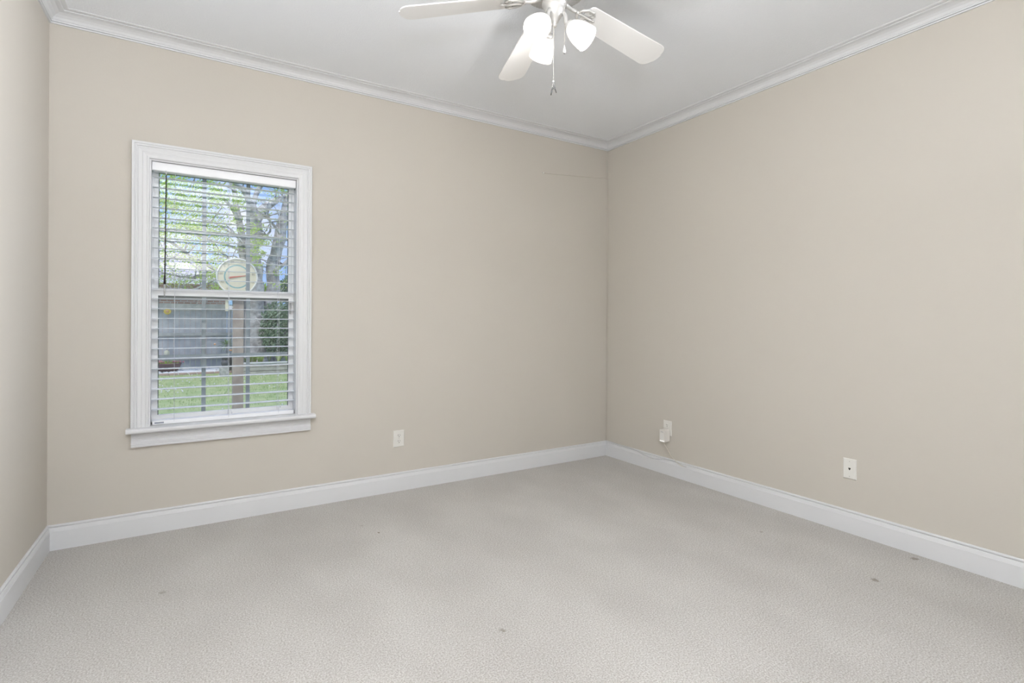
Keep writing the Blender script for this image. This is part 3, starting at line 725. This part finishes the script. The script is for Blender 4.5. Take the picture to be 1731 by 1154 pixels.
# pale stone block and stacked slats next to it
q = at(379, 633, 12.4)
b = MB(); b.box(-.11, .11, -.1, .1, 0, .25); o = b.build('stone_block', M_stone, None, .015); o.location = (q.x, 12.4, GZ)
tag(o, 'grey stone block on the grass left of the wooden post', 'stone')
b = MB(); b.ball(Vector((0, 0, .11)), .12, 7, (.8, .8, .9)); b.ball(Vector((.0, -.03, .26)), .065, 7); b.ball(Vector((.05, -.02, .07)), .06, 6); o = b.build('garden_figurine', M_dark); o.location = (q.x+.02, 12.4, GZ+.25)
tag(o, 'small dark garden ornament sitting on the stone block', 'ornament')
# wall ornaments hung on the fence
def ornament(px, py, r, petals, material, label):
    c = at(px, py, FYY-.03); root = empty('fence_ornament', (c.x, c.y, c.z), label, 'ornament')
    b = MB()
    for k in range(petals):
        a = 2*math.pi*k/petals; b.ball(c+Vector((math.cos(a)*r*.6, 0, math.sin(a)*r*.6)), r*.36, 5, (1, .35, 1))
    b.build('petals', material, root); b = MB(); b.ball(c+Vector((0, -.03, 0)), r*.36, 6, (1, .5, 1)); b.build('flower_centre', M_orange, root)
ornament(283, 526, .105, 9, M_yellow, 'yellow sunflower ornament hung high on the fence, left')
q = at(282, 596, FYY-.05)
lt = empty('fence_lantern', (q.x, q.y, q.z-.07), 'small cream lantern on the low rail of the fence', 'lantern')
b = MB(); b.lathe([(.001, 0), (.06, 0), (.068, .02), (.07, .10), (.05, .12), (.02, .15), (.001, .155)], 14, Matrix.Translation((q.x, q.y-.03, q.z-.07))); b.build('lantern_body', M_cream, lt)
b = MB(); b.tube([(q.x, q.y-.03, q.z+.08), (q.x, q.y-.03, q.z+.13)], .008, 6); b.build('hook', M_dark, lt)

# wooden post with round thermometer and rain gauge just outside the window
WY = 1.93
pa, pb = at(393.6, 600, WY).x, at(411.8, 600, WY).x
wp = empty('garden_post', ((pa+pb)/2, WY+.045, GZ), 'square brown wooden post standing close outside the window', 'post')
b = MB(); b.box(pa, pb, WY, WY+.09, GZ-.02, at(402, 480, WY).z); b.build('shaft', M_post, wp, .003)
b = MB(); zt = at(412, 508, WY).z; zb2 = at(412, 606, WY).z
b.box(pb, pb+.026, WY+.03, WY+.075, zb2, zt); o = b.build('side_board', M_weather, wp, .002); o['label'] = 'pale weathered board nailed to the post side'
tcn = at(401, 467.5, WY-.03); tr_ = 31.3*mpp(401, WY-.03)
th = empty('garden_thermometer', (tcn.x, WY-.03, tcn.z), 'round cream outdoor dial thermometer fixed to the top of the wooden post', 'thermometer')
fc = Vector((tcn.x, WY-.03, tcn.z))
Mt = Matrix.Translation(fc) @ Matrix.Rotation(R(90), 4, 'X')     # local z -> -y (toward the room)
b = MB(); b.lathe([(.001, -.028), (tr_*.97, -.028), (tr_, -.018), (tr_, .008), (tr_*.97, .012), (tr_*.93, .008), (tr_*.93, .0)], 56, Mt); b.build('rim', M_rim, th)
b = MB(); b.lathe([(.0005, .001), (tr_*.935, .001)], 56, Mt); b.build('dial_face', M_cream, th)
b = MB()
for k in range(30, 331, 6):
    if k > 324: break
    a0, a1 = R(k), R(k+6); ri, ro = tr_*.57, tr_*.635
    b.add([Mt @ Vector((r*math.cos(a), r*math.sin(a), .0016)) for r, a in ((ri, a0), (ro, a0), (ro, a1), (ri, a1))], [(0, 1, 2, 3)])
b.build('scale_ring', M_teal, th)
dig = ['-60', '-40', '-20', '0', '20', '40', '60', '80', '100', '120']
for k, tx in enumerate(dig):
    a = R(-115-k*34.5) if False else R(235-k*32)
    cu = bpy.data.curves.new('numeral', 'FONT'); cu.body = tx; cu.size = .026; cu.align_x = 'CENTER'; cu.align_y = 'CENTER'; cu.extrude = .0002
    to = bpy.data.objects.new('numeral', cu); col.objects.link(to); me = bpy.data.meshes.new_from_object(to); bpy.data.objects.remove(to)
    no = bpy.data.objects.new('numeral', me); col.objects.link(no); me.materials.clear(); me.materials.append(M_digit)
    no.parent = th; no.rotation_euler = (R(90), 0, 0); no.location = (tr_*.80*math.cos(a), -.002, tr_*.80*math.sin(a))
b = MB()
d = Vector((math.cos(R(10)), 0, math.sin(R(10)))); t = Vector((-d.z, 0, d.x))
o_ = fc+Vector((0, -.006, 0)); b.add([o_-d*tr_*.42-t*.008, o_+d*tr_*.55-t*.0015, o_+d*tr_*.55+t*.0015, o_-d*tr_*.42+t*.008]+[v+Vector((0, .002, 0)) for v in (o_-d*tr_*.42-t*.008, o_+d*tr_*.55-t*.0015, o_+d*tr_*.55+t*.0015, o_-d*tr_*.42+t*.008)],
      [(0, 1, 2, 3), (4, 7, 6, 5), (0, 4, 5, 1), (1, 5, 6, 2), (2, 6, 7, 3), (3, 7, 4, 0)]); o = b.build('needle', M_red, th); o['label'] = 'red needle'
q0, q1, q2 = at(381, 517, WY).x, at(386.5, 517, WY).x, at(392.6, 517, WY).x
za, zb3 = at(384, 505, WY).z, at(384, 525, WY).z
rg = empty('rain_gauge', (pa-.02, WY, zb3), 'clear tube rain gauge with cream bracket on the left of the wooden post', 'rain gauge')
b = MB(); b.box(q0, q1, WY+.01, WY+.02, zb3-.004, za); b.box(q1, pa, WY+.012, WY+.02, zb3+.03, zb3+.04); b.build('bracket', M_cream, rg)
b = MB(); b.tube([((q1+q2)/2, WY, zb3+.008), ((q1+q2)/2, WY, za)], (q2-q1)/2, 14); b.build('gauge_tube', M_tube, rg)
b = MB(); b.box(q1+.001, q2-.001, WY-.016, WY-.0145, zb3+.015, zb3+.045); b.build('gauge_scale', M_white, rg)
